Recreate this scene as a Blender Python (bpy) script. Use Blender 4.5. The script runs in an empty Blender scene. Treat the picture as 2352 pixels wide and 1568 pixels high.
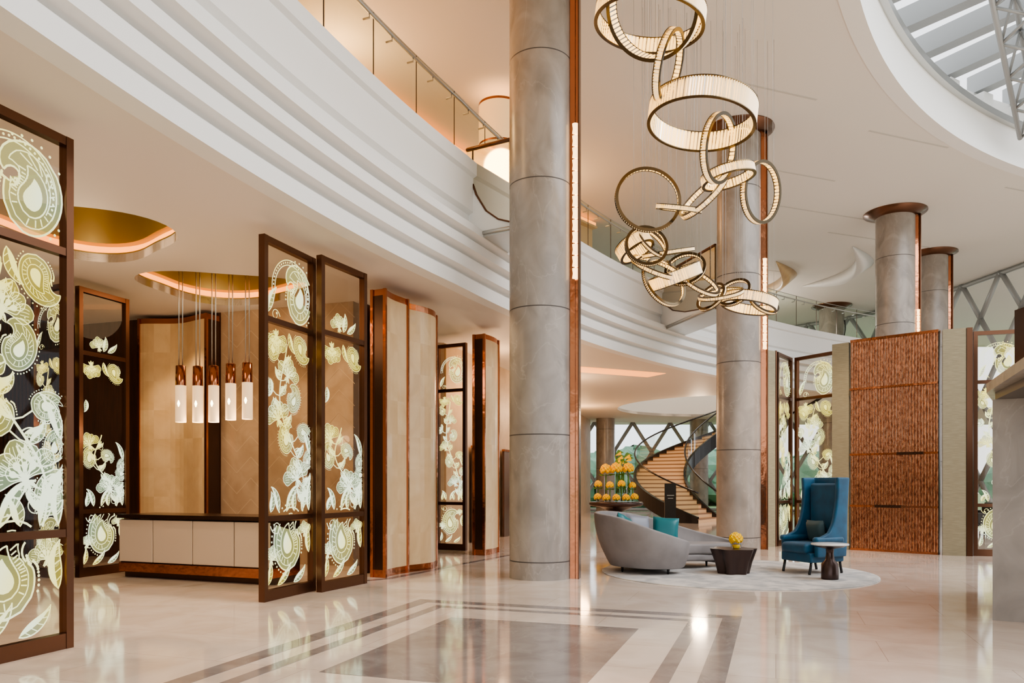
import bpy, math, random
from mathutils import Vector, Matrix
random.seed(7)
D=bpy.data
scene=bpy.context.scene
COL=scene.collection
sin,cos,pi,rad=math.sin,math.cos,math.pi,math.radians
try: scene.view_settings.look='AgX - Medium High Contrast'
except Exception: pass

# ------------------------------------------------------------------ materials
def pm(name,c,rough=.5,metal=0,c2=None,ns=4,detail=5,dist=0.0,lo=.35,hi=.65,emis=None,es=0,bump=0,bs=20,coat=0,stretch=(1,1,1),spec=.5,vein=None,vs=1.2,vk=.3):
    m=D.materials.new(name); m.use_nodes=True
    nt=m.node_tree; b=nt.nodes['Principled BSDF']
    b.inputs['Base Color'].default_value=(*c,1); b.inputs['Roughness'].default_value=rough
    b.inputs['Metallic'].default_value=metal; b.inputs['Coat Weight'].default_value=coat
    b.inputs['Specular IOR Level'].default_value=spec
    tc=nt.nodes.new('ShaderNodeTexCoord'); mp=nt.nodes.new('ShaderNodeMapping')
    mp.inputs['Scale'].default_value=stretch
    nt.links.new(tc.outputs['Object'],mp.inputs['Vector'])
    if c2:
        n=nt.nodes.new('ShaderNodeTexNoise'); n.inputs['Scale'].default_value=ns
        n.inputs['Detail'].default_value=detail; n.inputs['Distortion'].default_value=dist
        r=nt.nodes.new('ShaderNodeValToRGB')
        r.color_ramp.elements[0].position=lo; r.color_ramp.elements[1].position=hi
        r.color_ramp.elements[0].color=(*c,1); r.color_ramp.elements[1].color=(*c2,1)
        nt.links.new(mp.outputs[0],n.inputs['Vector']); nt.links.new(n.outputs[0],r.inputs[0])
        out=r.outputs[0]
        if vein:
            n2=nt.nodes.new('ShaderNodeTexNoise'); n2.inputs['Scale'].default_value=vs; n2.inputs['Detail'].default_value=7; n2.inputs['Distortion'].default_value=.7
            r2=nt.nodes.new('ShaderNodeValToRGB'); cr_=r2.color_ramp
            cr_.elements[0].position=.49; cr_.elements[0].color=(0,0,0,1); cr_.elements[1].position=.51; cr_.elements[1].color=(0,0,0,1)
            k=cr_.elements.new(.5); k.color=(vk,vk,vk,1)
            mx=nt.nodes.new('ShaderNodeMixRGB'); mx.inputs[2].default_value=(*vein,1)
            nt.links.new(mp.outputs[0],n2.inputs['Vector']); nt.links.new(n2.outputs[0],r2.inputs[0]); nt.links.new(r2.outputs[0],mx.inputs[0]); nt.links.new(out,mx.inputs[1]); out=mx.outputs[0]
        nt.links.new(out,b.inputs['Base Color'])
    if emis: b.inputs['Emission Color'].default_value=(*emis,1)
    if es: b.inputs['Emission Strength'].default_value=es
    if bump:
        n=nt.nodes.new('ShaderNodeTexNoise'); n.inputs['Scale'].default_value=bs
        bp=nt.nodes.new('ShaderNodeBump'); bp.inputs['Strength'].default_value=bump; bp.inputs['Distance'].default_value=.02
        nt.links.new(mp.outputs[0],n.inputs['Vector']); nt.links.new(n.outputs[0],bp.inputs['Height'])
        nt.links.new(bp.outputs[0],b.inputs['Normal'])
    return m
def glassmat(name,tint,gl=.12,rough=.02,fr=.5):
    m=D.materials.new(name); m.use_nodes=True; nt=m.node_tree
    for n in list(nt.nodes):
        if n.type!='OUTPUT_MATERIAL': nt.nodes.remove(n)
    o=[n for n in nt.nodes if n.type=='OUTPUT_MATERIAL'][0]
    t=nt.nodes.new('ShaderNodeBsdfTransparent'); t.inputs[0].default_value=(*tint,1)
    g=nt.nodes.new('ShaderNodeBsdfGlossy'); g.inputs['Roughness'].default_value=rough
    f=nt.nodes.new('ShaderNodeLayerWeight'); f.inputs[0].default_value=.2
    mt=nt.nodes.new('ShaderNodeMath'); mt.operation='MULTIPLY_ADD'; mt.inputs[1].default_value=fr; mt.inputs[2].default_value=gl*.4
    nt.links.new(f.outputs['Fresnel'],mt.inputs[0])
    mx=nt.nodes.new('ShaderNodeMixShader')
    nt.links.new(mt.outputs[0],mx.inputs[0]); nt.links.new(t.outputs[0],mx.inputs[1]); nt.links.new(g.outputs[0],mx.inputs[2])
    nt.links.new(mx.outputs[0],o.inputs[0]); return m
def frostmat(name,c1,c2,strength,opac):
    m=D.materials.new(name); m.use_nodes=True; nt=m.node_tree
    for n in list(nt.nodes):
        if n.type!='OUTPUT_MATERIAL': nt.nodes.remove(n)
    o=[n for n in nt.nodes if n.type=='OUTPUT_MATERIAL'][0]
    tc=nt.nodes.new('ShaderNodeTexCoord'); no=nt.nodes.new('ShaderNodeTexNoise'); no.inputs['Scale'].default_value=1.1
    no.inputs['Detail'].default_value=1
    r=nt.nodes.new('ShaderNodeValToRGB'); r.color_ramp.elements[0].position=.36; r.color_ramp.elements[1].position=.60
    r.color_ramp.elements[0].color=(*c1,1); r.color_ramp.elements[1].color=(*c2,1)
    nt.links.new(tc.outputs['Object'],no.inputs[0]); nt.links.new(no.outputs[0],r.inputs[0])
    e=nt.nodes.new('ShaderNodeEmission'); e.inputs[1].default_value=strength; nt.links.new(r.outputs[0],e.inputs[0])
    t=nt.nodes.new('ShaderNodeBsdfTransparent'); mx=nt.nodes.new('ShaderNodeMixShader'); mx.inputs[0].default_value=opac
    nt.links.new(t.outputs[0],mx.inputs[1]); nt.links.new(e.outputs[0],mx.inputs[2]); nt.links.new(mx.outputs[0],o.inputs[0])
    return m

M={}
M['white']=pm('white_plaster',(.84,.83,.81),.6)
M['ceil']=pm('ceiling_paint',(.78,.745,.70),.7)
M['soffit']=pm('soffit_paint',(.77,.71,.645),.6)
M['groove']=pm('ceiling_groove',(.60,.58,.54),.7)
M['beige']=pm('beige_wall',(.70,.53,.34),.6)
M['warmwall']=pm('warm_wallcovering',(.66,.48,.31),.5,c2=(.58,.40,.25),ns=3)
M['bronze']=pm('bronze_metal',(.15,.075,.045),.28,.85)
M['darkbronze']=pm('dark_bronze',(.08,.045,.03),.25,.8)
M['copper']=pm('polished_copper',(.46,.19,.10),.14,1,bump=.25,bs=6)
M['copperrib']=pm('hammered_copper',(.88,.42,.22),.13,1,c2=(.42,.17,.085),ns=30,detail=2,bump=.22,bs=34,stretch=(1,1,.35),lo=.38,hi=.66)
M['gold']=pm('gold_leaf',(.40,.33,.15),.35,.8)
M['mirror']=pm('tinted_mirror',(.66,.62,.52),.04,1)
M['steel']=pm('brushed_steel',(.55,.55,.53),.3,.9)
M['diagrid']=pm('diagrid_steel',(.36,.37,.37),.4,.2)
M['colm']=pm('grey_marble',(.35,.31,.275),.27,0,c2=(.25,.22,.195),ns=2.4,detail=12,dist=.8,lo=.35,hi=.68,stretch=(1,1,.7),vein=(.46,.41,.36),vs=1.3,vk=.32)
M['joint']=pm('marble_joint',(.07,.06,.055),.6)
M['inlay']=pm('grey_inlay_marble',(.33,.29,.27),.09,0,c2=(.24,.205,.19),ns=2.5,detail=9,dist=.8,coat=.2,vein=(.44,.40,.37),vs=2,vk=.3)
M['onyx']=pm('onyx_veneer',(.74,.54,.315),.3,0,c2=(.61,.42,.225),ns=1.5,detail=6,dist=.8,coat=.3)
M['onyx2']=pm('onyx_veneer_light',(.75,.56,.33),.3,0,c2=(.63,.44,.24),ns=1.9,detail=6,dist=.8,coat=.3)
M['leather']=pm('cream_leather',(.60,.48,.36),.5)
M['wood']=pm('dark_walnut',(.10,.040,.020),.35,0,c2=(.06,.025,.014),ns=3,stretch=(6,6,.6),coat=.2)
M['chev']=pm('chevron_marble',(.42,.305,.205),.3,0,c2=(.32,.225,.145),ns=2,detail=8,dist=1,coat=.2)
M['chevj']=pm('chevron_joint',(.50,.38,.26),.4)
M['grasscloth']=pm('grasscloth',(.34,.30,.20),.7,0,c2=(.27,.235,.155),ns=6,stretch=(1,1,14))
M['sofa']=pm('grey_velvet',(.29,.265,.26),.75,0,c2=(.235,.215,.21),ns=3)
M['blue']=pm('teal_blue_velvet',(.003,.085,.17),.55,0,c2=(.002,.055,.115),ns=5)
M['blue'].node_tree.nodes['Principled BSDF'].inputs['Sheen Weight'].default_value=.15
M['teal']=pm('teal_silk',(.006,.15,.17),.35)
M['greycush']=pm('slate_silk',(.22,.23,.27),.4)
M['darkcush']=pm('dark_green_grey',(.05,.09,.10),.5)
M['tabled']=pm('dark_bronze_table',(.075,.05,.045),.28,.7)
M['marblew']=pm('white_marble',(.80,.78,.75),.15,0,c2=(.6,.58,.55),ns=3,dist=1)
M['yellow']=pm('marigold',(.95,.50,.005),.6,0,c2=(.98,.68,.02),ns=14)
M['green']=pm('leaf_green',(.10,.22,.03),.5)
M['tree']=pm('foliage',(.22,.36,.24),.8,0,c2=(.14,.27,.19),ns=1.2)  # pale tone puts distance haze into the foliage colour
M['rug']=pm('rug_pile',(.62,.58,.54),.9,0,c2=(.40,.39,.38),ns=3.2,detail=6,dist=.6,lo=.4,hi=.62)
M['glowwarm']=pm('warm_led',(1,.8,.5),.5,emis=(1,.60,.26),es=3.5)
M['gloworange']=pm('orange_cove',(1,.5,.2),.5,emis=(1,.32,.06),es=2.2)
M['glowstrip']=pm('cove_strip',(1,.6,.3),.5,emis=(1,.32,.07),es=1.6)
M['shade']=pm('lamp_shade',(.80,.62,.40),.6,emis=(1,.58,.24),es=.55)
M['pglass']=pm('frosted_pendant_glass',(.90,.76,.58),.35,emis=(1,.58,.26),es=.7)
M['bulb']=pm('bulb',(1,.8,.5),.5,emis=(1,.75,.4),es=12)
M['crysA']=pm('crystal_bright',(.9,.80,.62),.10,0,emis=(1,.64,.27),es=.9)
M['crysB']=glassmat('crystal_clear',(.95,.90,.80),.6,.05,.8)
M['crysIn']=pm('led_inner',(.95,.78,.45),.3,emis=(1,.58,.16),es=2.0)
M['rim']=pm('ring_rim',(.10,.075,.045),.25,1)
M['wire']=pm('wire',(.5,.5,.5),.4,.5)
M['tread']=pm('stair_tread',(.28,.15,.08),.4,emis=(1,.4,.12),es=.04)  # faint emission puts warm step lighting into the treads
M['riser']=pm('stair_riser',(.50,.34,.22),.5,emis=(1,.5,.2),es=.3)  # emission stands in for the warm light on the risers
M['black']=pm('black_lacquer',(.02,.018,.018),.2)
M['glass']=glassmat('screen_glass',(.87,.82,.74),.06)
M['gglass']=glassmat('balustrade_glass',(.80,.87,.80),.06,.02,.22)
M['clear']=glassmat('window_glass',(.94,.97,.98),.02)
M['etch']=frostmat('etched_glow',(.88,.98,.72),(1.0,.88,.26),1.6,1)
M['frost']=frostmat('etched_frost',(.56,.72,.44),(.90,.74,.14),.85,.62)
M['ground']=pm('lawn',(.25,.34,.18),.9)

def floormat():
    m=D.materials.new('cream_marble_floor'); m.use_nodes=True; nt=m.node_tree; b=nt.nodes['Principled BSDF']
    tc=nt.nodes.new('ShaderNodeTexCoord'); mp=nt.nodes.new('ShaderNodeMapping'); mp.inputs['Rotation'].default_value=(0,0,rad(18.8))
    br=nt.nodes.new('ShaderNodeTexBrick'); br.inputs['Scale'].default_value=1; br.offset=.5
    br.inputs['Brick Width'].default_value=1.8; br.inputs['Row Height'].default_value=.9; br.inputs['Mortar Size'].default_value=.003
    br.inputs['Color1'].default_value=(.80,.685,.59,1); br.inputs['Color2'].default_value=(.745,.625,.53,1); br.inputs['Mortar'].default_value=(.52,.42,.35,1)
    no=nt.nodes.new('ShaderNodeTexNoise'); no.inputs['Scale'].default_value=1.4; no.inputs['Detail'].default_value=9; no.inputs['Distortion'].default_value=.9
    r=nt.nodes.new('ShaderNodeValToRGB'); r.color_ramp.elements[0].color=(.86,.83,.80,1); r.color_ramp.elements[1].color=(1,1,1,1)
    r.color_ramp.elements[0].position=.35; r.color_ramp.elements[1].position=.6
    mx=nt.nodes.new('ShaderNodeMixRGB'); mx.blend_type='MULTIPLY'; mx.inputs[0].default_value=1
    nt.links.new(tc.outputs['Object'],mp.inputs[0]); nt.links.new(mp.outputs[0],br.inputs[0]); nt.links.new(mp.outputs[0],no.inputs[0])
    nt.links.new(no.outputs[0],r.inputs[0]); nt.links.new(br.outputs[0],mx.inputs[1]); nt.links.new(r.outputs[0],mx.inputs[2])
    nt.links.new(mx.outputs[0],b.inputs['Base Color']); b.inputs['Roughness'].default_value=.085; b.inputs['Coat Weight'].default_value=.2
    b.inputs['Coat Roughness'].default_value=.04
    return m
M['floor']=floormat()

# ------------------------------------------------------------------ mesh builder
class MB:
    def __init__(s): s.v=[];s.f=[];s.m=[];s.s=[];s.mats=[]
    def mi(s,k):
        if k not in s.mats: s.mats.append(k)
        return s.mats.index(k)
    def add(s,vs,fs,k,smooth=False):
        o=len(s.v); s.v+= [tuple(p) for p in vs]; i=s.mi(k)
        for f in fs: s.f.append(tuple(a+o for a in f)); s.m.append(i); s.s.append(smooth)
    def prism(s,poly,z0,z1,k,smooth=False):
        a=sum(poly[i][0]*poly[(i+1)%len(poly)][1]-poly[(i+1)%len(poly)][0]*poly[i][1] for i in range(len(poly)))
        if a<0: poly=poly[::-1]
        n=len(poly); vs=[(p[0],p[1],z0) for p in poly]+[(p[0],p[1],z1) for p in poly]
        s.add(vs,[(i,(i+1)%n,n+(i+1)%n,n+i) for i in range(n)],k,smooth)
        o=len(s.v)-2*n; i=s.mi(k)
        s.f.append(tuple(o+j for j in reversed(range(n)))); s.m.append(i); s.s.append(False)
        s.f.append(tuple(o+n+j for j in range(n))); s.m.append(i); s.s.append(False)
    def box(s,c,sz,k,rz=0):
        hx,hy=sz[0]/2,sz[1]/2; ca,sa=cos(rz),sin(rz)
        s.prism([(c[0]+x*ca-y*sa,c[1]+x*sa+y*ca) for x,y in((-hx,-hy),(hx,-hy),(hx,hy),(-hx,hy))],c[2]-sz[2]/2,c[2]+sz[2]/2,k)
    def wall(s,p0,p1,th,z0,z1,k,off=0):
        d=Vector((p1[0]-p0[0],p1[1]-p0[1])).normalized(); n=Vector((-d.y,d.x))
        a=Vector(p0[:2])+n*off; b=Vector(p1[:2])+n*off
        s.prism([tuple(a-n*th/2),tuple(b-n*th/2),tuple(b+n*th/2),tuple(a+n*th/2)],z0,z1,k)
    def lathe(s,c,prof,k,n=40,sx=1,sy=1,cap=True,smooth=True,mtx=None):
        vs=[]
        for r,z in prof:
            for i in range(n):
                a=2*pi*i/n; p=Vector((r*cos(a)*sx,r*sin(a)*sy,z))
                if mtx: p=mtx@p
                vs.append((p.x+c[0],p.y+c[1],p.z+c[2]))
        fs=[(j*n+i,j*n+(i+1)%n,(j+1)*n+(i+1)%n,(j+1)*n+i) for j in range(len(prof)-1) for i in range(n)]
        s.add(vs,fs,k,smooth)
        if cap:
            o=len(s.v)-len(vs); i0=s.mi(k)
            if prof[0][0]>1e-4: s.f.append(tuple(o+i for i in reversed(range(n)))); s.m.append(i0); s.s.append(False)
            if prof[-1][0]>1e-4: s.f.append(tuple(o+(len(prof)-1)*n+i for i in range(n))); s.m.append(i0); s.s.append(False)
    def tube(s,pts,r,k,n=8,closed=False):
        P=[Vector(p) for p in pts]; N=len(P); vs=[]
        for i in range(N):
            if closed: t=(P[(i+1)%N]-P[i-1])
            else: t=P[min(i+1,N-1)]-P[max(i-1,0)]
            t.normalize(); u=Vector((0,0,1)) if abs(t.z)<.9 else Vector((1,0,0))
            a=t.cross(u).normalized(); b=t.cross(a)
            for j in range(n):
                q=P[i]+a*r*cos(2*pi*j/n)+b*r*sin(2*pi*j/n); vs.append(tuple(q))
        L=N if closed else N-1
        fs=[(i*n+j,i*n+(j+1)%n,((i+1)%N)*n+(j+1)%n,((i+1)%N)*n+j) for i in range(L) for j in range(n)]
        if not closed: fs+=[tuple(range(n))[::-1],tuple((N-1)*n+j for j in range(n))]
        s.add(vs,fs,k,True)
    def done(s,name,parent=None,mods=(),origin=None,ext=None):
        me=D.meshes.new(name)
        xs=[p[0] for p in s.v]; ys=[p[1] for p in s.v]; zs=[p[2] for p in s.v]
        o=origin or ((min(xs)+max(xs))/2,(min(ys)+max(ys))/2,min(zs))
        me.from_pydata([(p[0]-o[0],p[1]-o[1],p[2]-o[2]) for p in s.v],[],s.f)
        for k in s.mats: me.materials.append(M[k])
        me.polygons.foreach_set('material_index',s.m); me.polygons.foreach_set('use_smooth',s.s); me.update()
        ob=D.objects.new(name,me); ob.location=o; COL.objects.link(ob)
        if parent:
            ob.parent=parent; ob.matrix_parent_inverse=Matrix.Translation(parent.location).inverted()
        for m in mods:
            if m[0]=='bevel':
                x=ob.modifiers.new('b','BEVEL'); x.width=m[1]; x.segments=m[2]; x.limit_method='ANGLE'; x.angle_limit=rad(35)
            if m[0]=='sub': x=ob.modifiers.new('s','SUBSURF'); x.levels=x.render_levels=m[1]
            if m[0]=='solid': x=ob.modifiers.new('t','SOLIDIFY'); x.thickness=m[1]; x.offset=m[2]
        return ob
def empty(name,loc):
    e=D.objects.new(name,None); e.location=loc; e.empty_display_size=.2; COL.objects.link(e); return e
def curve_slab(name,splines,z0,z1,k):
    cu=D.curves.new(name,'CURVE'); cu.dimensions='2D'; cu.fill_mode='BOTH'; cu.extrude=(z1-z0)/2
    for pts in splines:
        sp=cu.splines.new('POLY'); sp.points.add(len(pts)-1)
        for i,p in enumerate(pts): sp.points[i].co=(p[0],p[1],0,1)
        sp.use_cyclic_u=True
    cu.materials.append(M[k]); tmp=D.objects.new(name+'_c',cu); COL.objects.link(tmp)
    dg=bpy.context.evaluated_depsgraph_get(); me=D.meshes.new_from_object(tmp.evaluated_get(dg))
    D.objects.remove(tmp); me.name=name
    if not me.materials: me.materials.append(M[k])
    for p in me.polygons: p.use_smooth=False
    ob=D.objects.new(name,me); ob.location=(0,0,(z0+z1)/2); COL.objects.link(ob); return ob
def light(name,kind,loc,power,color=(1,1,1),size=.3,rot=(0,0,0),spot=None,sy=None):
    l=D.lights.new(name,kind); l.energy=power; l.color=color
    if kind=='AREA':
        l.size=size
        if sy: l.shape='RECTANGLE'; l.size_y=sy
    else: l.shadow_soft_size=size
    if kind=='SPOT': l.spot_size=rad(spot or 70); l.spot_blend=.6
    o=D.objects.new(name,l); o.location=loc; o.rotation_euler=rot; COL.objects.link(o); return o

# ------------------------------------------------------------------ camera
cam=D.cameras.new('camera'); cam.sensor_width=36; cam.lens=1780/2352*36; cam.shift_y=326/2352; cam.clip_end=500
co=D.objects.new('camera',cam); co.location=(0,0,1.5); co.rotation_euler=(pi/2,0,0); COL.objects.link(co); scene.camera=co

E1=Vector((.322,.947)); E2=Vector((.947,-.322))
CX,CY=29.2,-1.9
def RR(t): return 33.5+max(0,t-26)*.036
def AP(t,dr): a=rad(t); R=RR(t)+dr; return (CX-R*cos(a),CY+R*sin(a))
def sweep(mb,prof,t0,t1,n,k,closed=False,smooth=False):
    vs=[]
    for i in range(n+1):
        t=t0+(t1-t0)*i/n
        for dr,z in prof:
            p=AP(t,dr); vs.append((p[0],p[1],z))
    m=len(prof); L=m if closed else m-1
    mb.add(vs,[(i*m+j,(i+1)*m+j,(i+1)*m+(j+1)%m,i*m+(j+1)%m) for i in range(n) for j in range(L)],k,smooth)
def circ(cx,cy,rx,ry,n=48,f=None):
    return [(cx+rx*(f(2*pi*i/n) if f else 1)*cos(2*pi*i/n),cy+ry*(f(2*pi*i/n) if f else 1)*sin(2*pi*i/n)) for i in range(n)]

ZS=4.8; ZC=9.6; ZF=6.75
# ------------------------------------------------------------------ floor
mb=MB(); mb.add([(-14,-9,0),(45,-9,0),(45,44,0),(-14,44,0)],[(0,1,2,3)],'floor'); mb.done('floor',origin=(0,0,0))
O=Vector((-1.19,10.04))
def L2(e2,e1): p=O+E2*e2+E1*e1; return (p.x,p.y)
mb=MB()
def frame(a0,b0,a1,b1,w):
    for (x0,y0,x1,y1) in((a0,b1-w,a1,b1),(a0,b0,a1,b0+w),(a0,b0+w,a0+w,b1-w),(a1-w,b0+w,a1,b1-w)):
        mb.prism([L2(x0,y0),L2(x1,y0),L2(x1,y1),L2(x0,y1)],-.02,.002,'inlay')
frame(0,-4.95,4.0,0,.2); frame(.4,-4.55,3.6,-.38,.14)
mb.prism([L2(.92,-3.78),L2(3.02,-3.78),L2(3.02,-1.12),L2(.92,-1.12)],-.02,.002,'inlay')
mb.done('floor_inlay')
mb=MB()
pp=[(-2.55,11.7),(-1.95,12.2),(-1.5,13.1),(-1.05,14.2),(-.3,15.7),(.9,18.2)]
for a,b in zip(pp[:-1],pp[1:]): mb.wall(a,b,.14,-.02,.0025,'inlay')
mb.done('floor_border_inlay')
mb=MB(); mb.add([(-80,-60,-.3),(120,-60,-.3),(120,140,-.3),(-80,140,-.3)],[(0,1,2,3)],'ground'); mb.done('ground')

# ------------------------------------------------------------------ main ceiling
SCX,SCY,SR=22.5,2.7,19.6
arc=[(SCX+SR*cos(rad(a)),SCY+SR*sin(rad(a))) for a in [26.8+ i*(213.1-26.8)/96 for i in range(97)]]
curve_slab('ceiling',[[(-14,-8),(-14,46),(40,46)]+[(40,11.6)]+arc],ZC,ZC+.35,'ceil')
mb=MB()
for x,y,l in((4.2,15.5,2.4),(5.4,19.5,3.5),(7.5,22.5,4),(8.2,17.8,2.5),(10.2,25,5),(6,28,5),(13.5,21.2,3)):
    mb.wall((x,y),(x+l*.93,y+l*.36),.06,ZC-.006,ZC+.02,'groove')
mb.done('trim_ceiling_slots')
mb=MB()
def cwall(r0,r1,z0,z1,k,a0=60,a1=215,n=110,smooth=True):
    vs=[]
    for i in range(n+1):
        a=rad(a0+(a1-a0)*i/n)
        for r,z in((r0,z0),(r1,z0),(r1,z1),(r0,z1)): vs.append((SCX+r*cos(a),SCY+r*sin(a),z))
    mb.add(vs,[(i*4+j,i*4+(j+1)%4,(i+1)*4+(j+1)%4,(i+1)*4+j) for i in range(n) for j in range(4)],k,False)
cwall(SR-.02,SR+.3,ZC-.02,10.6,'white')
cwall(SR-.16,SR-.02,10.5,10.66,'steel')
mb.done('trim_skylight_ring')
mb=MB()
cwall(SR+1.5,SR+1.8,10.6,12.3,'white')
for i in range(30):
    a=rad(96+i*4.2); d=Vector((cos(a),sin(a)))
    p0=Vector((SCX,SCY))+d*(SR-2.6); p1=Vector((SCX,SCY))+d*(SR+1.7)
    mb.wall(p0,p1,.34,12.3,12.8,'diagrid')
    mb.wall(Vector((SCX,SCY))+d*(SR+1.2),Vector((SCX,SCY))+d*(SR+1.6),.42,10.7,12.2,'white')
cwall(SR-2.8,SR-2.6,12.2,13.0,'diagrid')
mb.done('trim_skylight_louvres')
mb=MB()
def truss(p0,p1,h,n,r):
    a=Vector(p0); b=Vector(p1); side=Vector((b-a)).cross(Vector((0,0,1))).normalized()*h*.5
    up=Vector((0,0,h))
    for q in(side,-side,up): mb.tube([a+q,b+q],r,'diagrid')
    for i in range(n):
        s0=a.lerp(b,i/n); s1=a.lerp(b,(i+.5)/n); s2=a.lerp(b,(i+1)/n)
        for q in(side,-side):
            mb.tube([s0+q,s1+up],r*.55,'diagrid',6); mb.tube([s1+up,s2+q],r*.55,'diagrid',6)
        mb.tube([s0+side,s1-side],r*.55,'diagrid',6); mb.tube([s1-side,s2+side],r*.55,'diagrid',6)
truss((12.75,18.9,10.0),(8.3,13.6,12.4),.6,7,.06)
truss((13.9,19.2,10.2),(9.2,12.6,12.4),.6,9,.06)
mb.done('trim_skylight_truss')

# ------------------------------------------------------------------ mezzanine
def lobe(t): return 1+.13*cos(3*t+.6)
h1=circ(-5.75,10.2,1.2,1.25,60,lobe); h2=circ(-4.85,13.15,1.35,1.12,60,lobe)
h3=circ(9.4,33.5,4.8,4.8,64)
T0,T1=-16,70
edge=[AP(T0+(T1-T0)*i/120,0.2) for i in range(121)]
curve_slab('ceiling_soffit',[edge+[(32,43.5),(-13.8,43.5),(-13.8,edge[0][1])],h1,h2,h3],ZS,ZS+.12,'soffit')
mb=MB()
prof=[(.25,ZS-.02),(0,ZS-.02),(0,5.0),(.06,5.0),(.06,5.05),(-.12,5.08),(-.12,5.27),(-.06,5.27),(-.06,5.32),(-.25,5.35),(-.25,5.50),(-.19,5.50),(-.19,5.55),(-.36,5.58),(-.36,5.70),(-.08,5.82),(-.08,6.00),(-.17,6.04),(-.17,6.60),(-.24,6.63),(-.24,6.84),(.2,6.84),(.2,6.6),(.25,6.6)]
sweep(mb,prof,T0,T1,150,'white',True)
mb.done('trim_mezzanine_fascia')
mb=MB()
sweep(mb,[(.1,6.4),(3.6,6.4),(3.6,ZF),(.1,ZF)],T0,T1,80,'soffit',True)
mb.done('floor_mezzanine')
mb=MB()
sweep(mb,[(3.0,ZF),(3.0,ZC),(3.2,ZC),(3.2,ZF)],T0,44,80,'beige',True)
mb.done('wall_mezzanine')
mb=MB()
sweep(mb,[(2.86,9.38),(2.86,9.5),(3.0,9.5),(3.0,9.38)],T0,44,80,'gloworange',True)
sweep(mb,[(2.80,9.32),(2.80,9.38),(3.0,9.38),(3.0,9.32)],T0,44,80,'beige',True)
mb.done('trim_mezzanine_cove')
bal=empty('glass_balustrade',(*AP(20,0),6.85))
mb=MB(); sweep(mb,[(.05,6.8),(.05,7.98)],T0,T1,120,'gglass'); mb.done('glass_panels',bal)
mb=MB(); t=T0
mb.tube([(*AP(T0+i*.6,.05),7.98) for i in range(int((T1-T0)/.6))],.010,'steel',6)
while t<T1:
    p=AP(t,.05); mb.box((p[0],p[1],7.41),(.012,.025,1.14),'darkbronze')
    for dt in(.5,1.5):
        a=AP(t+dt,.03); b=AP(t+dt,-.07); mb.tube([(a[0],a[1],7.72),(b[0],b[1],7.72),(b[0],b[1],7.78)],.014,'steel',6)
    t+=2
mb.tube([(*AP(T0+i*.6,-.07),7.80) for i in range(int((T1-T0)/.6))],.024,'steel',8)
mb.done('handrail',bal)
def linkbox(name,a,b,w):
    mb=MB(); a=Vector(a); b=Vector(b); d=(b-a); L=d.length; d.normalize(); n=Vector((-d.y,d.x)) 
    def P(s,z,o): q=a+d*s*L+n*o; return (q.x,q.y,z)
    curve=[(0,6.92),(.06,6.65),(.17,6.32),(.34,6.02),(.55,5.84),(.8,5.74),(1,5.7)]
    for o,flip in((-w/2,1),(w/2,-1)):
        v=[P(0,7.1,o),P(1,7.1,o)]+[P(s,z,o) for s,z in reversed(curve)]
        mb.add(v,[tuple(range(len(v)))],'mirror')
        v=[P(s,z,o) for s,z in curve]+[P(1,5.66,o),P(0,5.66,o)]
        mb.add(v,[tuple(range(len(v)))],'white')
        oo=o*1.02
        mb.tube([P(s,z,oo) for s,z in curve],.015,'bronze',6)
        mb.tube([P(0,7.1,oo),P(1,7.1,oo)],.025,'bronze',6); mb.tube([P(0,5.66,oo),P(1,5.66,oo)],.03,'steel',6)
    mb.wall(a,b,w,7.1,7.14,'bronze'); mb.wall(a,b,w*.99,5.6,5.66,'steel')
    mb.wall(a,a+d*.02,w*.98,5.66,7.1,'mirror')
    mb.wall(b-d*.02,b,w*.98,5.66,7.1,'mirror')
    mb.done(name)
linkbox('mirrored_bulkhead',(-.52,13.47),(.46,12.93),1.0)
linkbox('mirrored_bulkhead',(4.35,21.4),(5.2,18.35),.9)

def dome(pts,name,zt=5.75):
    mb=MB(); n=len(pts); cx=sum(p[0] for p in pts)/n; cy=sum(p[1] for p in pts)/n
    def ring(k,z): return [(cx+(p[0]-cx)*k,cy+(p[1]-cy)*k,z) for p in pts]
    def band(k0,z0,k1,z1,m): mb.add(ring(k0,z0)+ring(k1,z1),[(i,(i+1)%n,n+(i+1)%n,n+i) for i in range(n)],m,True)
    band(1.0,ZS,1.0,ZS+.14,'gold'); band(1.0,ZS+.14,1.08,ZS+.14,'soffit')
    band(1.08,ZS+.14,1.08,ZS+.26,'gloworange'); band(1.08,ZS+.26,1.0,ZS+.28,'gold'); band(1.0,ZS+.28,.96,zt,'gold')
    mb.add(ring(.96,zt),[tuple(range(n))],'gold')
    mb.done(name)
dome(h1,'ceiling_recess'); dome(h2,'ceiling_recess')
mb=MB(); n=64
mb.add([(x,y,ZS) for x,y in h3]+[(x,y,7.05) for x,y in h3],[(i,(i+1)%n,n+(i+1)%n,n+i) for i in range(n)],'white',True)
mb.done('trim_stairwell_ring')
mb=MB()
mb.wall((1.6,22.2),(4.4,23.6),.9,ZS-.012,ZS+.01,'glowstrip')
mb.wall((-2.9,21.5),(.1,25.5),.35,ZS-.012,ZS+.01,'glowstrip')
mb.wall((-.3,27.0),(2.6,33.5),.25,ZS-.012,ZS+.01,'glowstrip')
mb.done('ceiling_light_slots')

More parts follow.
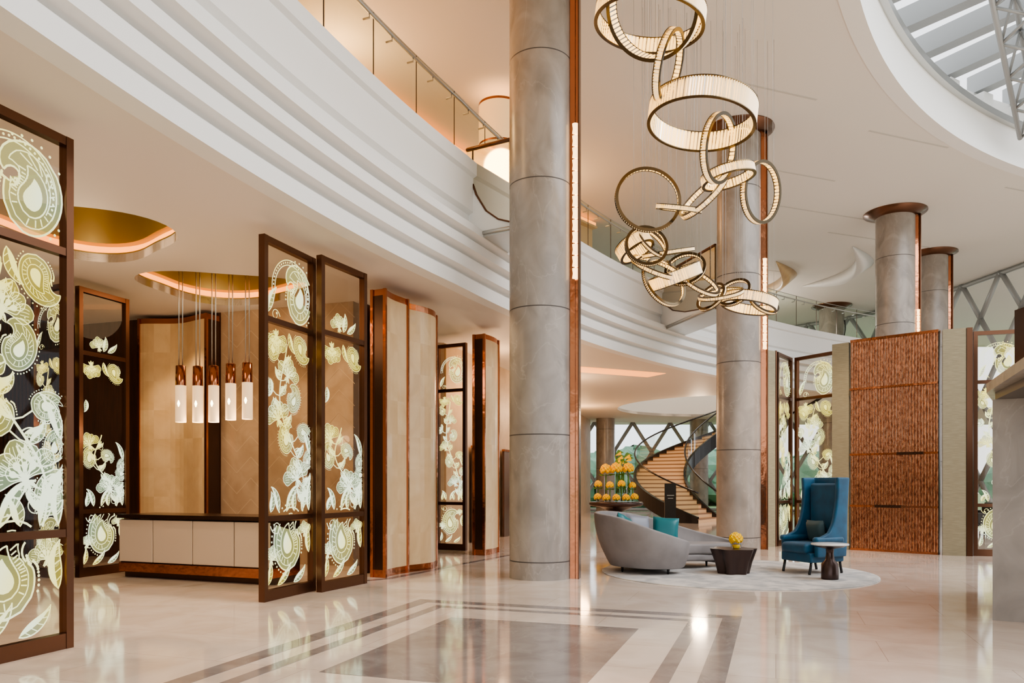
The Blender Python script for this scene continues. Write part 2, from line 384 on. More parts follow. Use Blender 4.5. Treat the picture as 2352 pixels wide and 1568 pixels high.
# ------------------------------------------------------------------ columns
def column(x,y,z0,z1,r,strip,collar,glow=None):
    e=empty('marble_column',(x,y,z0)); mb=MB()
    mb.lathe((x,y,0),[(r,z0),(r,z1)],'colm',56,cap=False)
    z=.28+z0
    while z<z1:
        mb.lathe((x,y,0),[(r+.0015,z-.008),(r+.0015,z+.008)],'joint',56,cap=False); z+=1.98
    mb.done('shaft',e)
    mb=MB()
    if collar: mb.lathe((x,y,0),[(r,ZC-.16),(r+.03,ZC-.14),(r*1.62,ZC-.03),(r*1.62,ZC)],'bronze',48,cap=False)
    if strip is not None:
        a=strip; dx,dy=cos(a),sin(a); c=Vector((x,y))+Vector((dx,dy))*(r+.07)
        mb.box((c.x,c.y,(z0+z1)/2),(.16,.05,z1-z0),'copper',a)
        mb.box((c.x+dx*.07-dy*.0,c.y+dy*.07,(z0+z1)/2),(.02,.22,z1-z0),'bronze',a)
        mb.box((c.x-dx*.03+dy*.06,c.y-dy*.03-dx*.06,(z0+z1)/2),(.08,.02,z1-z0),'copper',a)
        if glow:
            zz=glow[0]
            while zz<glow[1]:
                mb.lathe((c.x+dy*.05+dx*.01,c.y-dx*.05+dy*.01,zz),[(.02,0),(.05,.01),(.042,.09),(.05,.17),(.02,.18)],'glowwarm',14); zz+=.19
    if mb.v: mb.done('copper_channel',e)
column(.45,12.4,0,ZC,.49,rad(-12),False,(4.72,7.15))
column(5.2,17.8,0,ZC,.49,rad(-10),True,(4.55,6.6))
column(11.47,23.2,0,ZC,.54,rad(-10),True,(4.6,6.6))
column(14.8,27.3,0,ZC,.5,rad(-10),True,(4.6,6.6))
column(14.6,35.4,0,ZC,.54,None,True)
column(4.75,39.4,0,ZS,.47,None,False)
column(9.7,40.2,0,ZS,.47,None,False)

# ------------------------------------------------------------------ floral screens
class Flo:
    def __init__(s,W,panes): s.W=W; s.q=[]; s.panes=panes
    def ok(s,P):
        for z0,z1 in s.panes:
            if all(.0<=p[0]<=s.W and z0<=p[1]<=z1 for p in P): return True
        return False
    def strip(s,L,R,m):
        for i in range(len(L)-1):
            P=[L[i],R[i],R[i+1],L[i+1]]
            if s.ok(P): s.q.append((P,m))
    def stroke(s,P,w,m=0,tap=0):
        L=[];R=[];n=len(P)
        for i in range(n):
            a=P[max(0,i-1)]; b=P[min(n-1,i+1)]; dx=b[0]-a[0]; dy=b[1]-a[1]; l=math.hypot(dx,dy) or 1
            ww=w*(1-tap*i/(n-1))/2; L.append((P[i][0]-dy/l*ww,P[i][1]+dx/l*ww)); R.append((P[i][0]+dy/l*ww,P[i][1]-dx/l*ww))
        s.strip(L,R,m)
    def body(s,x,y,a,L,curl,n=26,e=2):
        pts=[(x,y)]; hs=[a]
        for i in range(n):
            h=a+curl*((i+.5)/n)**e; x+=cos(h)*L/n; y+=sin(h)*L/n; pts.append((x,y)); hs.append(h)
        return pts,hs
    def sides(s,pts,hs,W,f,k=1,c=.33):
        n=len(pts)-1; L=[];R=[]
        for i in range(n+1):
            t=i/n; tt=c+(t-c)*k; j=tt*n; j0=min(int(j),n-1); fr=j-j0
            p=(pts[j0][0]*(1-fr)+pts[j0+1][0]*fr,pts[j0][1]*(1-fr)+pts[j0+1][1]*fr); h=hs[j0+1]
            w=W*f(t)*k; L.append((p[0]-sin(h)*w,p[1]+cos(h)*w)); R.append((p[0]+sin(h)*w,p[1]-cos(h)*w))
        return L,R
    def paisley(s,x,y,a,L,curl):
        f=lambda t:2.6*math.sqrt(max(t,0))*(1-t)
        pts,hs=s.body(x,y,a,L,curl); lw=max(.006,L*.015)
        A=s.sides(pts,hs,L*.30,f); s.strip(*A,1)
        for k,w in((1,1.3),(.8,.8),(.5,1)):
            l,r=s.sides(pts,hs,L*.30,f,k); s.stroke(l,lw*w); s.stroke(r,lw*w)
        l,r=s.sides(pts,hs,L*.30,f,.32); s.strip(l,r,0)
        l1,r1=s.sides(pts,hs,L*.30,f,.76); l2,r2=s.sides(pts,hs,L*.30,f,.56)
        for i in range(1,24,2):
            s.stroke([l1[i],l2[i]],lw*.9); s.stroke([r1[i],r2[i]],lw*.9)
        l,r=s.sides(pts,hs,L*.30,f,1.16)
        for i in range(2,20):
            for q in(l[i],r[i]): s.disc(q,L*.014)
    def disc(s,c,r,m=0):
        n=8; P=[(c[0]+r*cos(2*pi*i/n),c[1]+r*sin(2*pi*i/n)) for i in range(n)]
        if s.ok(P): s.q.append((P,m))
    def leaf(s,x,y,a,L,W,curl=0,m=1):
        f=lambda t:sin(pi*t**.8)
        pts,hs=s.body(x,y,a,L,curl,12); l,r=s.sides(pts,hs,W,f,1,0)
        s.strip(pts,r,1); s.strip(l,pts,0); lw=max(.005,L*.03); s.stroke(r,lw)
        for i in range(2,11,2): s.stroke([pts[i],r[min(12,i+1)]],lw*.7)
    def flower(s,x,y,a,R,n=6,spread=2.5):
        for lay,(kk,nn,sp) in enumerate(((1,n,spread),(.62,n-1,spread*.75))):
            for i in range(nn):
                aa=a+sp*((i+.5)/nn-.5)
                f=lambda t:(math.sin(pi*min(1,t*.94+.02)**1.9)) if t>0 else .05
                c=1.0*((i+.5)/nn-.5); RR_=R*kk*(1-.12*(i%2))
                pts,hs=s.body(x,y,aa,RR_,c,14); l,r=s.sides(pts,hs,RR_*.30,f,1,0)
                if lay==0: s.strip(l,r,1)
                lw=max(.005,R*.028); s.stroke(l+r[::-1],lw)
                if lay==0:
                    for q in(-.6,-.2,.2,.6): s.stroke([(pts[j][0]-sin(hs[j])*R*.26*q*f(j/14),pts[j][1]+cos(hs[j])*R*.26*q*f(j/14)) for j in range(8,13)],lw*.7)
                else: l,r=s.sides(pts,hs,RR_*.26,f,.6,.6); s.strip(l,r,0)
        for i in range(3): s.leaf(x,y,a+pi+1.4*(i/2-.5),R*.34,R*.08,.4)
        s.disc((x,y),R*.10)
    def tendril(s,x,y,a,L,sg):
        pts,hs=s.body(x,y,a,L,sg*6.5,26,1.5); s.stroke(pts,max(.007,L*.028),0,.5); s.disc(pts[-1],L*.045)
    def fan(s,x,y,R,sg=1):
        s.paisley(x-sg*R*.05,y-R*.75,pi/2-sg*.9 if sg>0 else pi/2+.9,R*2.3,sg*4.2)
        for i in range(28):
            a=-.4+i*3.6/28
            p=(x+R*.98*cos(a),y+R*.98*sin(a)); s.disc(p,R*.03)
        for k in(1.06,.9): s.stroke([(x+R*k*cos(-.5+3.8*i/48),y+R*k*sin(-.5+3.8*i/48)) for i in range(49)],R*.03)
def screen(name,p0,p1,seed,side=1,sc=1.0,H=4.65,fr='bronze',style=0):
    rnd=random.Random(seed); p0=Vector(p0); p1=Vector(p1); W=(p1-p0).length; d=(p1-p0).normalized(); n=Vector((-d.y,d.x))
    e=empty(name,(*((p0+p1)/2),0)); fw=.075
    mb=MB()
    for s_ in(fw/2,W-fw/2):
        q=p0+d*s_; mb.box((q.x,q.y,H/2),(fw,.09,H),fr,math.atan2(d.y,d.x))
    for z,h in((.07,.14),(1.05,.07),(3.6,.07),(H-.04,.08)):
        mb.wall(p0+d*fw,p1-d*fw,.08,z-h/2,z+h/2,fr)
    mb.done('frame',e)
    mb=MB(); pa=p0+d*fw; pb=p1-d*fw
    mb.add([(pa.x,pa.y,.1),(pb.x,pb.y,.1),(pb.x,pb.y,H-.05),(pa.x,pa.y,H-.05)],[(0,1,2,3)],'glass'); mb.done('glass_pane',e)
    w=W-2*fw; F=Flo(w,[(.15,1.01),(1.09,3.56),(3.64,H-.09)])
    X=lambda u:(u if side>0 else 1-u)*w
    A=lambda a:(a if side>0 else pi-a); sg=side
    k=min(1.0,w)*sc
    F.paisley(X(.62),.40,A(2.2),min(.95,.85*k+.1),-sg*2.8)
    F.leaf(X(.05),.2,A(1.2),.32*k,.05*k,sg*.8); F.leaf(X(.95),.55,A(1.8),.4*k,.06*k,-sg*.8)
    F.tendril(X(.1),.95,A(-1.2),.5*k,sg); F.leaf(X(.25),.18,A(.5),.4*k,.05*k,sg*.8)
    F.flower(X(.85),.82,A(1.7),.17*k,5); F.leaf(X(.6),.18,A(.4),.35*k,.05*k,sg*.8); F.flower(X(.12),.5,A(1.4),.2*k,5)
    top=3.35 if style==0 else 2.3
    P=[]
    for i in range(90):
        t=i/89; z=1.12+t*(top-1.12); P.append((X(.74-.42*t+.17*sin(t*6.8+.4)),z))
    F.stroke(P,.02*sc)
    nst=10 if style==0 else 6
    for c in range(nst):
        i=int(5+c*80/nst); x,z=P[i]; t=i/89; s2=1 if c%2 else -1; r=(.33-.09*t)*k
        kind=(1,0,3,1,3,0,1,3,0,1)[c%10]; ang=pi/2+s2*(1.0+.25*rnd.random()); ex,ez=x+cos(ang)*r*.6,z+sin(ang)*r*.6
        F.stroke([(x,z),((x+ex)/2,(z+ez)/2-.02),(ex,ez)],.013*sc)
        if kind==0: F.flower(ex,ez,pi/2+s2*.35,r*1.0,5,2.7)
        elif kind==1: F.paisley(ex,ez,ang-s2*.2,r*1.6,-s2*3.0)
        else: F.paisley(ex,ez,ang,r*1.3,s2*2.8)
        F.leaf(x,z,pi/2-s2*.9,r*.8,r*.14,s2*.9); F.tendril(P[min(89,i+4)][0],P[min(89,i+4)][1],pi/2-s2*.9,r*1.3,-s2)
        F.leaf(P[min(89,i+3)][0],P[min(89,i+3)][1],pi/2-s2*1.4,r*.7,r*.12,s2*1.2)
    for q in range(6):
        x=X(.1+.85*q/5); z=1.13; aa=1.2+.5*(q%2)
        F.leaf(x,z,aa,(.28+.1*(q%3))*k,.055*k,rnd.choice((-1,1)))
    F.paisley(X(.9),1.22,A(1.9),.42*k,-2.4*sg); F.paisley(X(.95),1.7,A(2.0),.3*k,-2.4*sg); F.leaf(X(.97),1.9,A(1.8),.4*k,.05*k,.8)
    F.flower(X(.22),3.42,A(-1.5),.26*k,6,2.8); F.paisley(X(.75),3.5,A(-1.7),.46*k,sg*2.6); F.leaf(X(.5),3.5,A(-1.4),.3*k,.05*k,1); F.leaf(X(.1),2.85,A(-1.4),.25*k,.05*k,-1)
    if style==0:
        R=min(.40,w*.46); F.fan(X(.55),4.05,R,sg)
        F.leaf(X(.05),3.7,A(1.3),.4*k,.06*k,-sg*.6); F.tendril(X(.3),3.68,A(2),.4*k,1)
    else:
        F.leaf(X(.5),3.68,A(1.2),.3*k,.06*k,.7); F.leaf(X(.6),3.68,A(.5),.3*k,.05*k,.7); F.flower(X(.4),3.72,A(1.8),.22*k,5)
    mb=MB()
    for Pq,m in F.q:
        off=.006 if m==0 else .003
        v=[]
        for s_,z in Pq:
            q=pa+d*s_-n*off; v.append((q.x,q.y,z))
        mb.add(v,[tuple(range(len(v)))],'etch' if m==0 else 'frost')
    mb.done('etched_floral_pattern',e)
SN='etched_glass_screen'
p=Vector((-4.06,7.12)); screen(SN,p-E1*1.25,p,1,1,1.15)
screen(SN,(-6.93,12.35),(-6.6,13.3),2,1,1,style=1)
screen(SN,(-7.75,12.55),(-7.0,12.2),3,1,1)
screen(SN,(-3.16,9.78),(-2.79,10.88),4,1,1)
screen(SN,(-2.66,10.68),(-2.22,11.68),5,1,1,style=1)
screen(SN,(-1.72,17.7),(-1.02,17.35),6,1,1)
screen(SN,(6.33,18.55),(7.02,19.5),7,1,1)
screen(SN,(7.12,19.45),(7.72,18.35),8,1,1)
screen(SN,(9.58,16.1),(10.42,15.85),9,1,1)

# ------------------------------------------------------------------ reception
B0=Vector((-5.4,15.0))
def BW(t,off=0): q=B0+E2*t-E1*off; return (q.x,q.y)
mb=MB(); mb.wall(BW(-4.2),BW(-.2),.2,0,ZS,'wood'); 
mb.wall(BW(-.2),BW(2.7),.2,0,ZS,'chev')
for i in range(9):
    t=-.15+i*.32
    for j in range(12):
        z=.1+j*.4; s=1 if i%2 else -1
        a=BW(t,.104); b=BW(t+.32,.104); z0=z+(.0 if s>0 else .3); z1=z+(.3 if s>0 else .0)
        mb.add([(a[0],a[1],z0),(b[0],b[1],z1),(b[0],b[1],z1+.012),(a[0],a[1],z0+.012)],[(0,1,2,3)],'chevj')
mb.done('wall_reception_back')
mb=MB(); e0=Vector(BW(-4.2)); e1=e0-E1*9
mb.wall(e0,e1,.2,0,ZS,'wood')
for i in range(110):
    q=e0-E1*(i*.08); q=q+E2*.12; mb.box((q.x,q.y,2.3),(.03,.04,4.6),'bronze',math.atan2(E1.y,E1.x))
mb.done('wall_reception_side')
mb=MB(); mb.wall((-13.5,-8),(-13.5,17.5),.2,0,ZC,'beige'); mb.done('wall_left')
mb=MB(); mb.wall((-13.5,17.4),(-1.6,18.3),.2,0,ZS,'warmwall'); mb.done('wall_corridor_near')
mb=MB()
for a,b in(((-1.65,18.3),(.25,24)),((.25,24),(2.2,33)),((2.2,33),(4.0,40.5))): mb.wall(a,b,.2,0,ZS,'warmwall')
for q in((-1.0,20.0),(-.25,22.2),(.95,26.6)):
    mb.box((q[0]+.13,q[1],1.2),(.06,.9,2.4),'wood',rad(-16)); mb.box((q[0]+.14,q[1],2.43),(.08,1.0,.06),'copper',rad(-16))
mb.done('wall_corridor')

def wavepanel(name,front,back,H,z0=.12):
    mb=MB(); n=len(front)
    rows=8; hh=(H-.1-z0)/rows
    for i in range(n-1):
        for r in range(rows):
            a,b=front[i],front[i+1]; za=z0+r*hh; zb=za+hh
            k='onyx' if ((i//3)+r)%2 else 'onyx2'
            mb.add([(a[0],a[1],za),(b[0],b[1],za),(b[0],b[1],zb),(a[0],a[1],zb)],[(0,1,2,3)],k,True)
    poly=front+back[::-1]
    mb.prism([(p[0],p[1]) for p in poly],0,z0,'copper'); mb.prism(poly,H-.1,H,'copper')
    inner=[]
    for i,p in enumerate(front):
        t=i/(n-1); q=(back[0][0]*(1-t)+back[1][0]*t,back[0][1]*(1-t)+back[1][1]*t); inner.append((p[0]+(q[0]-p[0])*.12,p[1]+(q[1]-p[1])*.12))
    mb.prism(inner+back[::-1],z0,H-.1,'darkbronze')
    for p in (front[0],front[-1]): mb.box((p[0],p[1],H/2),(.05,.05,H),'copper',rad(-20))
    for p in (back[0],): mb.box((p[0],p[1],H/2),(.05,.05,H),'copper',rad(-20))
    return mb.done(name)
f1=[]
for i in range(10): 
    t=i/9; f1.append((-2.02+.26*t-.05*sin(pi*t),12.32+.72*t))
wavepanel('onyx_wave_panel',f1,[(-2.24,12.42),(-2.1,13.1)],4.6)
f2=[]
for i in range(13):
    t=i/12; f2.append((-1.80+.42*t+.17*sin(pi*t),13.06+1.0*t-.0*sin(pi*t)))
wavepanel('onyx_wave_panel',f2,[(-2.15,13.12),(-1.8,14.2)],4.55)
f3=[(-.58+.28*i/8+.05*sin(pi*i/8),16.15+.75*i/8) for i in range(9)]
wavepanel('onyx_wave_panel',f3,[(-.80,16.25),(-.6,17.0)],4.62)
f4=[]
for i in range(17):
    t=i/16; q=Vector(BW(-1.85+1.6*t,.35+.10*cos(2*pi*t))); f4.append((q.x,q.y))
wavepanel('onyx_wave_panel',f4,[BW(-1.9,.14),BW(-.2,.14)],4.72)
mb=MB(); mb.box((-2.42,13.1,2.25),(.07,.35,4.5),'bronze',rad(-18)); mb.box((-2.33,12.85,2.25),(.04,.04,4.5),'copper'); mb.done('bronze_post')

c0=Vector((-6.3,12.42)); c1=Vector((-3.55,11.34)); dc=(c1-c0).normalized(); nc=Vector((-dc.y,dc.x)); 
e=empty('reception_counter',(*((c0+c1)/2+nc*.35),0))
mb=MB(); L=(c1-c0).length
mb.wall(c0,c1,.6,.0,.1,'darkbronze',off=.42); mb.wall(c0,c1,.72,.1,.24,'copper',off=.36); mb.wall(c0,c1,.68,.24,.93,'darkbronze',off=.38); mb.wall(c0,c1,.8,.95,1.01,'darkbronze',off=.36)
mb.done('counter_body',e)
mb=MB(); cuts=[0,.24,.51,.78,1.0]
for a,b in zip(cuts[:-1],cuts[1:]):
    mb.wall(c0+dc*(L*a+.008),c0+dc*(L*b-.008),.04,.26,.925,'leather',off=.02)
mb.done('leather_front',e,mods=(('bevel',.008,2),))

e=empty('pendant_light_cluster',(-4.9,12.6,5.6))
for i,x in enumerate((-5.42,-5.16,-4.88,-4.62,-4.33)):
    y=12.68+(.05 if i%2 else 0); dz=(.0,.0,.0,.04,.05)[i]; mb=MB()
    z=2.50+dz
    mb.lathe((x,y,z),[(.0,0.0),(.082,0),(.085,.01),(.085,.6)],'pglass',28,cap=False)
    mb.lathe((x,y-.07,z),[(.01,.22),(.026,.3),(.01,.38)],'bulb',12)
    mb.lathe((x,y,z),[(.082,.6),(.082,.62),(.078,.92),(.05,.93),(0.0,.93)],'copper',28,cap=False)
    for o in(-.03,.03): mb.tube([(x+o,y,z+.92),(x+o,y,5.7)],.009,'steel',6)
    mb.done('pendant',e)
    light('pendant_glow','POINT',(x,y,z-.12),12,(1,.66,.38),.08)

# ------------------------------------------------------------------ right side panels
e=empty('copper_feature_panel',(8.4,16.9,0)); a=Vector((7.72,17.6)); b=Vector((9.02,16.35)); d=(b-a).normalized(); L=(b-a).length
mb=MB(); mb.wall(a,b,.12,0,4.72,'darkbronze')
N=62
for i in range(N):
    q=a+d*(L*(i+.5)/N); q=q-Vector((-d.y,d.x))*(.075+.008*(i%2))
    mb.lathe((q.x,q.y,0),[(.0115,.05),(.0115,4.70)],'copperrib',8,cap=False)
for z in(1.0,2.15,3.62):
    mb.wall(a,b,.03,z-.022,z+.022,'copper',off=-.12)
for (s0,s1,z) in((.3,.6,1.0),(.55,.85,2.15)):
    mb.wall(a+d*L*s0,a+d*L*s1,.035,z-.03,z+.03,'darkbronze',off=-.125)
mb.wall(a,b,.2,0,.05,'copper'); mb.wall(a,b,.2,4.68,4.74,'copper')
mb.done('ribbed_copper',e)
mb=MB()
mb.wall((7.42,17.9),(7.68,17.62),.12,0,4.7,'grasscloth'); mb.wall((9.06,16.31),(9.44,16.12),.2,0,4.72,'grasscloth')
mb.wall((9.44,16.12),(9.54,16.08),.22,0,4.72,'bronze')
mb.done('fabric_side_panels',e)
mb=MB(); mb.wall((6.0,18.35),(6.24,18.49),.12,0,4.65,'grasscloth'); mb.wall((6.24,18.49),(6.28,18.51),.14,0,4.66,'bronze'); mb.done('screen_end_panel')

mb=MB(); mb.prism([(5.27,8.5),(6.75,10.7),(9.5,10.0),(8.2,6.9)],0,2.42,'colm'); mb.prism([(5.24,8.56),(4.35,6.5),(8.2,5.3),(9.2,9.5),(6.6,10.5)],2.50,2.60,'colm')
mb.prism([(5.3,8.5),(4.6,6.7),(8.1,5.6),(9.1,9.4),(6.6,10.3)],2.42,2.50,'darkbronze')
mb.done('marble_pier')
mb=MB(); mb.box((9.45,14.0,2.33),(.55,.3,4.66),'darkbronze'); mb.done('bronze_pier')
for i,(x,y) in enumerate(((13.6,22.5),(14.9,24.5))):
    mb=MB(); mb.box((x,y,.34),(.7,.7,.2),'black'); mb.box((x+.3,y,.6),(.12,.7,.6),'black'); mb.box((x,y-.33,.5),(.6,.1,.3),'black'); mb.box((x,y+.33,.5),(.6,.1,.3),'black')
    for sx in(-.28,.28):
        for sy in(-.28,.28): mb.box((x+sx,y+sy,.12),(.04,.04,.24),'black')
    mb.done('lounge_chair',mods=(('bevel',.03,3),))

# ------------------------------------------------------------------ diagrid facade
def diagrid(name,path,z0,z1,cell):
    pts=[Vector(p) for p in path]; ds=[0]
    for a,b in zip(pts[:-1],pts[1:]): ds.append(ds[-1]+(b-a).length)
    def at(s):
        s=min(max(s,0),ds[-1])
        for i in range(len(pts)-1):
            if s<=ds[i+1]+1e-6:
                return pts[i].lerp(pts[i+1],(s-ds[i])/(ds[i+1]-ds[i]))
        return pts[-1]
    mb=MB(); N=int(ds[-1]/cell); rows=int((z1-z0)/(cell*1.35)); hz=(z1-z0)/rows
    for i in range(N):
        for r in range(rows):
            if (i+r)%2==0: sa,sb=i,i+1
            else: sa,sb=i+1,i
            a=at(sa*cell); b=at(sb*cell)
            mb.tube([(a.x,a.y,z0+r*hz),(b.x,b.y,z0+(r+1)*hz)],.10,'diagrid',6)
    for z in(z0+.1,z1-.1): mb.tube([(at(i*cell).x,at(i*cell).y,z) for i in range(N+1)],.09,'diagrid',6)
    for i in range(N):
        a=at(i*cell); b=at((i+1)*cell); mb.add([(a.x,a.y+.1,z0),(b.x,b.y+.1,z0),(b.x,b.y+.1,z1),(a.x,a.y+.1,z1)],[(0,1,2,3)],'clear')
    mb.done(name)
fp=[(3.4,41.5),(9,42.2),(13.5,40.8),(16.8,37),(18.3,32),(18.8,28),(19.2,20),(19.4,12)]
diagrid('window_diagrid',fp,0,9.6,1.05)
mb=MB(); rnd=random.Random(5)
for i in range(46):
    a=rnd.uniform(0,1); x=-10+a*85; y=66-abs(x-20)*.35+rnd.uniform(-4,8); r=rnd.uniform(2.0,3.4); z=rnd.uniform(.8,2.0)
    vs=[];fs=[]; n=14;m=9
    for j in range(m+1):
        for k in range(n):
            ph=pi*j/m; th=2*pi*k/n; rr=r*(1+rnd.uniform(-.14,.14)); vs.append((x+rr*sin(ph)*cos(th),y+rr*sin(ph)*sin(th),z+rr*.7*cos(ph)))
    for j in range(m):
        for k in range(n): fs.append((j*n+k,j*n+(k+1)%n,(j+1)*n+(k+1)%n,(j+1)*n+k))
    mb.add(vs,fs,'tree'); mb.tube([(x,y,-.3),(x,y,z)],.25,'wood',8)
mb.done('tree_line')

# ------------------------------------------------------------------ spiral stair
SX,SY=9.4,32.5; RO,RI=4.2,2.1; NS=40; A0,A1=235,-30
def sp(a,r,z): return (SX+r*cos(rad(a)),SY+r*sin(rad(a)),z)
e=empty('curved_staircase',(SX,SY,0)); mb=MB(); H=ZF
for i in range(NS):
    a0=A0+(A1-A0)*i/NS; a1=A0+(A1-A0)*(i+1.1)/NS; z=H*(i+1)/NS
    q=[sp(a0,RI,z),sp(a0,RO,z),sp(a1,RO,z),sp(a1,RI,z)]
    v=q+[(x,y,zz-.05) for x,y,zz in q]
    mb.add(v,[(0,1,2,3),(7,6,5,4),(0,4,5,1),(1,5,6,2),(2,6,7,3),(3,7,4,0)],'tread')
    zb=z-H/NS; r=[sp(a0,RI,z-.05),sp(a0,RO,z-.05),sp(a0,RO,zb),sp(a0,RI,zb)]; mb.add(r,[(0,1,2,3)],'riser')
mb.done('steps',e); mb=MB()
for R in(RI,RO):
    vs=[];n=80
    for i in range(n+1):
        a=A0+(A1-A0)*i/n; z=H*i/n
        for rr,zz in((R-.06,z-.38),(R+.06,z-.38),(R+.06,z+.24),(R-.06,z+.24)): 
            p=sp(a,rr,max(zz,0)); vs.append(p)
    mb.add(vs,[(i*4+j,i*4+(j+1)%4,(i+1)*4+(j+1)%4,(i+1)*4+j) for i in range(n) for j in range(4)],'black',False)
vs=[]
for i in range(81):
    a=A0+(A1-A0)*i/80; z=H*i/80
    vs+= [sp(a,RI,max(.02,z-.3)),sp(a,RO,max(.02,z-.3))]
mb.add(vs,[(2*i,2*i+1,2*i+3,2*i+2) for i in range(80)],'white')
mb.done('stringers',e); mb=MB()
for R in(RI,RO):
    vs=[]
    for i in range(81):
        a=A0+(A1-A0)*i/80; z=H*i/80; vs+=[sp(a,R,z+.24),sp(a,R,z+1.1)]
    mb.add(vs,[(2*i,2*i+1,2*i+3,2*i+2) for i in range(80)],'gglass')
    mb.tube([sp(A0+(A1-A0)*i/80,R,H*i/80+1.14) for i in range(81)],.035,'black',8)
mb.done('balustrade',e)

mb=MB(); mb.box((5.35,26.2,.75),(.38,.08,1.5),'black'); mb.box((5.35,26.2,.02),(.5,.3,.04),'black'); mb.box((5.35,26.155,1.1),(.24,.006,.02),'steel'); mb.box((5.35,26.155,1.0),(.18,.006,.015),'steel'); mb.done('information_totem')

# ------------------------------------------------------------------ flowers
def bunch(mb,c,r,rnd):
    for i in range(26):
        t=i/26; z=1-1.5*t; a=i*2.4; q=math.sqrt(max(0,1-z*z)); ball2(mb,(c[0]+r*.75*q*cos(a),c[1]+r*.75*q*sin(a),c[2]+r*.75*z),r*.33,rnd)
def ball2(mb,c,r,rnd):
    n=8;m=5; vs=[];fs=[]
    for j in range(m+1):
        for q in range(n):
            ph=pi*j/m; th=2*pi*q/n; rr=r*(1.1 if (j+q)%2 else .85); vs.append((c[0]+rr*sin(ph)*cos(th),c[1]+rr*sin(ph)*sin(th),c[2]+rr*cos(ph)))
    for j in range(m):
        for q in range(n): fs.append((j*n+q,j*n+(q+1)%n,(j+1)*n+(q+1)%n,(j+1)*n+q))
    mb.add(vs,fs,'yellow')
TX,TY=3.25,24.2
mb=MB()
mb.lathe((TX,TY,0),[(.8,.93),(.84,.90),(.84,.84),(.78,.80),(.5,.76),(.16,.6),(.12,.4),(.3,.08),(.45,.03),(.45,0)],'tabled',40,sx=1,sy=.8)
mb.lathe((TX,TY,.0),[(.8,.931),(.0,.932)],'black',40,sx=1,sy=.8,cap=False)
mb.done('flower_display_table')
rnd=random.Random(3); e=empty('flower_arrangement',(TX,TY,.93))
spots=[(-.58,-.1,.05,.12),(-.33,-.32,.03,.12),(-.03,-.42,.03,.12),(.28,-.35,.03,.12),(.56,-.15,.05,.12),(-.55,.1,.45,.12),(-.2,-.1,.42,.12),(.16,-.12,.46,.12),(.52,.08,.42,.11),(-.30,.2,.86,.18),(.02,.12,.88,.19),(.40,.2,.9,.18)]
for i,(dx,dy,h,r) in enumerate(spots):
    mb=MB(); x,y=TX+dx,TY+dy*.7
    mb.lathe((x,y,.935),[(.05,0),(.06,.05),(.05,h*.8+.02),(.08,h+.06)],'clear',14,cap=False)
    if h>.1:
        mb.tube([(x,y,.95),(x,y,.93+h)],.018,'green',6)
        for q in range(6):
            an=q*1.05; mb.add([(x,y,.9+h),(x+r*1.3*cos(an),y+r*1.3*sin(an),.93+h),(x+r*1.0*cos(an+.4),y+r*1.0*sin(an+.4),.88+h)],[(0,1,2)],'green')
    bunch(mb,(x,y,.93+h+r*.75),r,rnd)
    mb.done('vase_of_marigolds',e)
mb=MB()
for i in range(8):
    a=rnd.uniform(-.9,.9); x=TX+rnd.uniform(-.3,.45); h=rnd.uniform(1.05,1.5)
    mb.tube([(x,TY+.15,1.2),(x+a*.1,TY+.15,.93+h*.7),(x+a*.3,TY+.15,.93+h)],.02,'green',6)
    q=(x+a*.3,TY+.15,.93+h); mb.add([q,(q[0]+.28,q[1],q[2]+.1),(q[0]+.1,q[1]+.02,q[2]+.2),(q[0]+.02,q[1],q[2]+.05)],[(0,1,2,3)],'green'); mb.add([q,(q[0]+.2,q[1]-.02,q[2]+.02),(q[0]+.18,q[1],q[2]+.14)],[(0,1,2)],'yellow')
mb.done('tall_blooms',e)

# ------------------------------------------------------------------ lounge group
mb=MB(); mb.lathe((3.75,13.05,0),[(2.22,.0),(2.22,.012),(2.2,.018),(0,.018)],'rug',96,smooth=False); mb.done('round_rug')
def cr(P,n):
    out=[]; N=len(P)
    for i in range(N-1):
        p0=P[max(i-1,0)];p1=P[i];p2=P[i+1];p3=P[min(i+2,N-1)]
        for j in range(n):
            t=j/n; out.append(tuple(.5*((2*p1[k])+(-p0[k]+p2[k])*t+(2*p0[k]-5*p1[k]+4*p2[k]-p3[k])*t*t+(-p0[k]+3*p1[k]-3*p2[k]+p3[k])*t**3) for k in range(len(p1))))
    out.append(tuple(P[-1])); return out
path=[(2.86,12.85,.52),(2.72,12.50,.60),(2.22,12.36,.78),(1.78,12.60,.95),(1.50,13.08,1.0),(1.60,13.62,1.02),(2.05,14.0,.98),(2.70,14.22,.84),(3.35,14.28,.64),(3.88,14.14,.50),(4.05,13.85,.43)]
pp=cr(path,4); cx,cy=2.6,13.3
e=empty('curved_sofa',(2.5,13.3,.02)); mb=MB(); lv=[0,.06,.2,.45,.7,.9,1.0]
vs=[]
for x,y,h in pp:
    for l in lv:
        z=.15+(h-.15)*l; k=.76+.24*math.sin(min(1,l*1.15)*pi/2)
        vs.append((cx+(x-cx)*k,cy+(y-cy)*k,z))
m=len(lv); mb.add(vs,[(i*m+j,(i+1)*m+j,(i+1)*m+j+1,i*m+j+1) for i in range(len(pp)-1) for j in range(m-1)],'sofa',True)
mb.done('shell',e,mods=(('solid',.09,-1),('bevel',.03,3),('sub',1)))
mb=MB()
poly=[(cx+(x-cx)*.90,cy+(y-cy)*.90) for x,y,h in pp]
fe=cr([(3.80,13.68,0),(3.45,13.48,0),(3.05,13.40,0),(2.84,13.22,0),(2.76,12.98,0)],4)
poly+= [(x,y) for x,y,_ in fe]
po2=[(cx+(x-cx)*.84,cy+(y-cy)*.84) for x,y in poly]
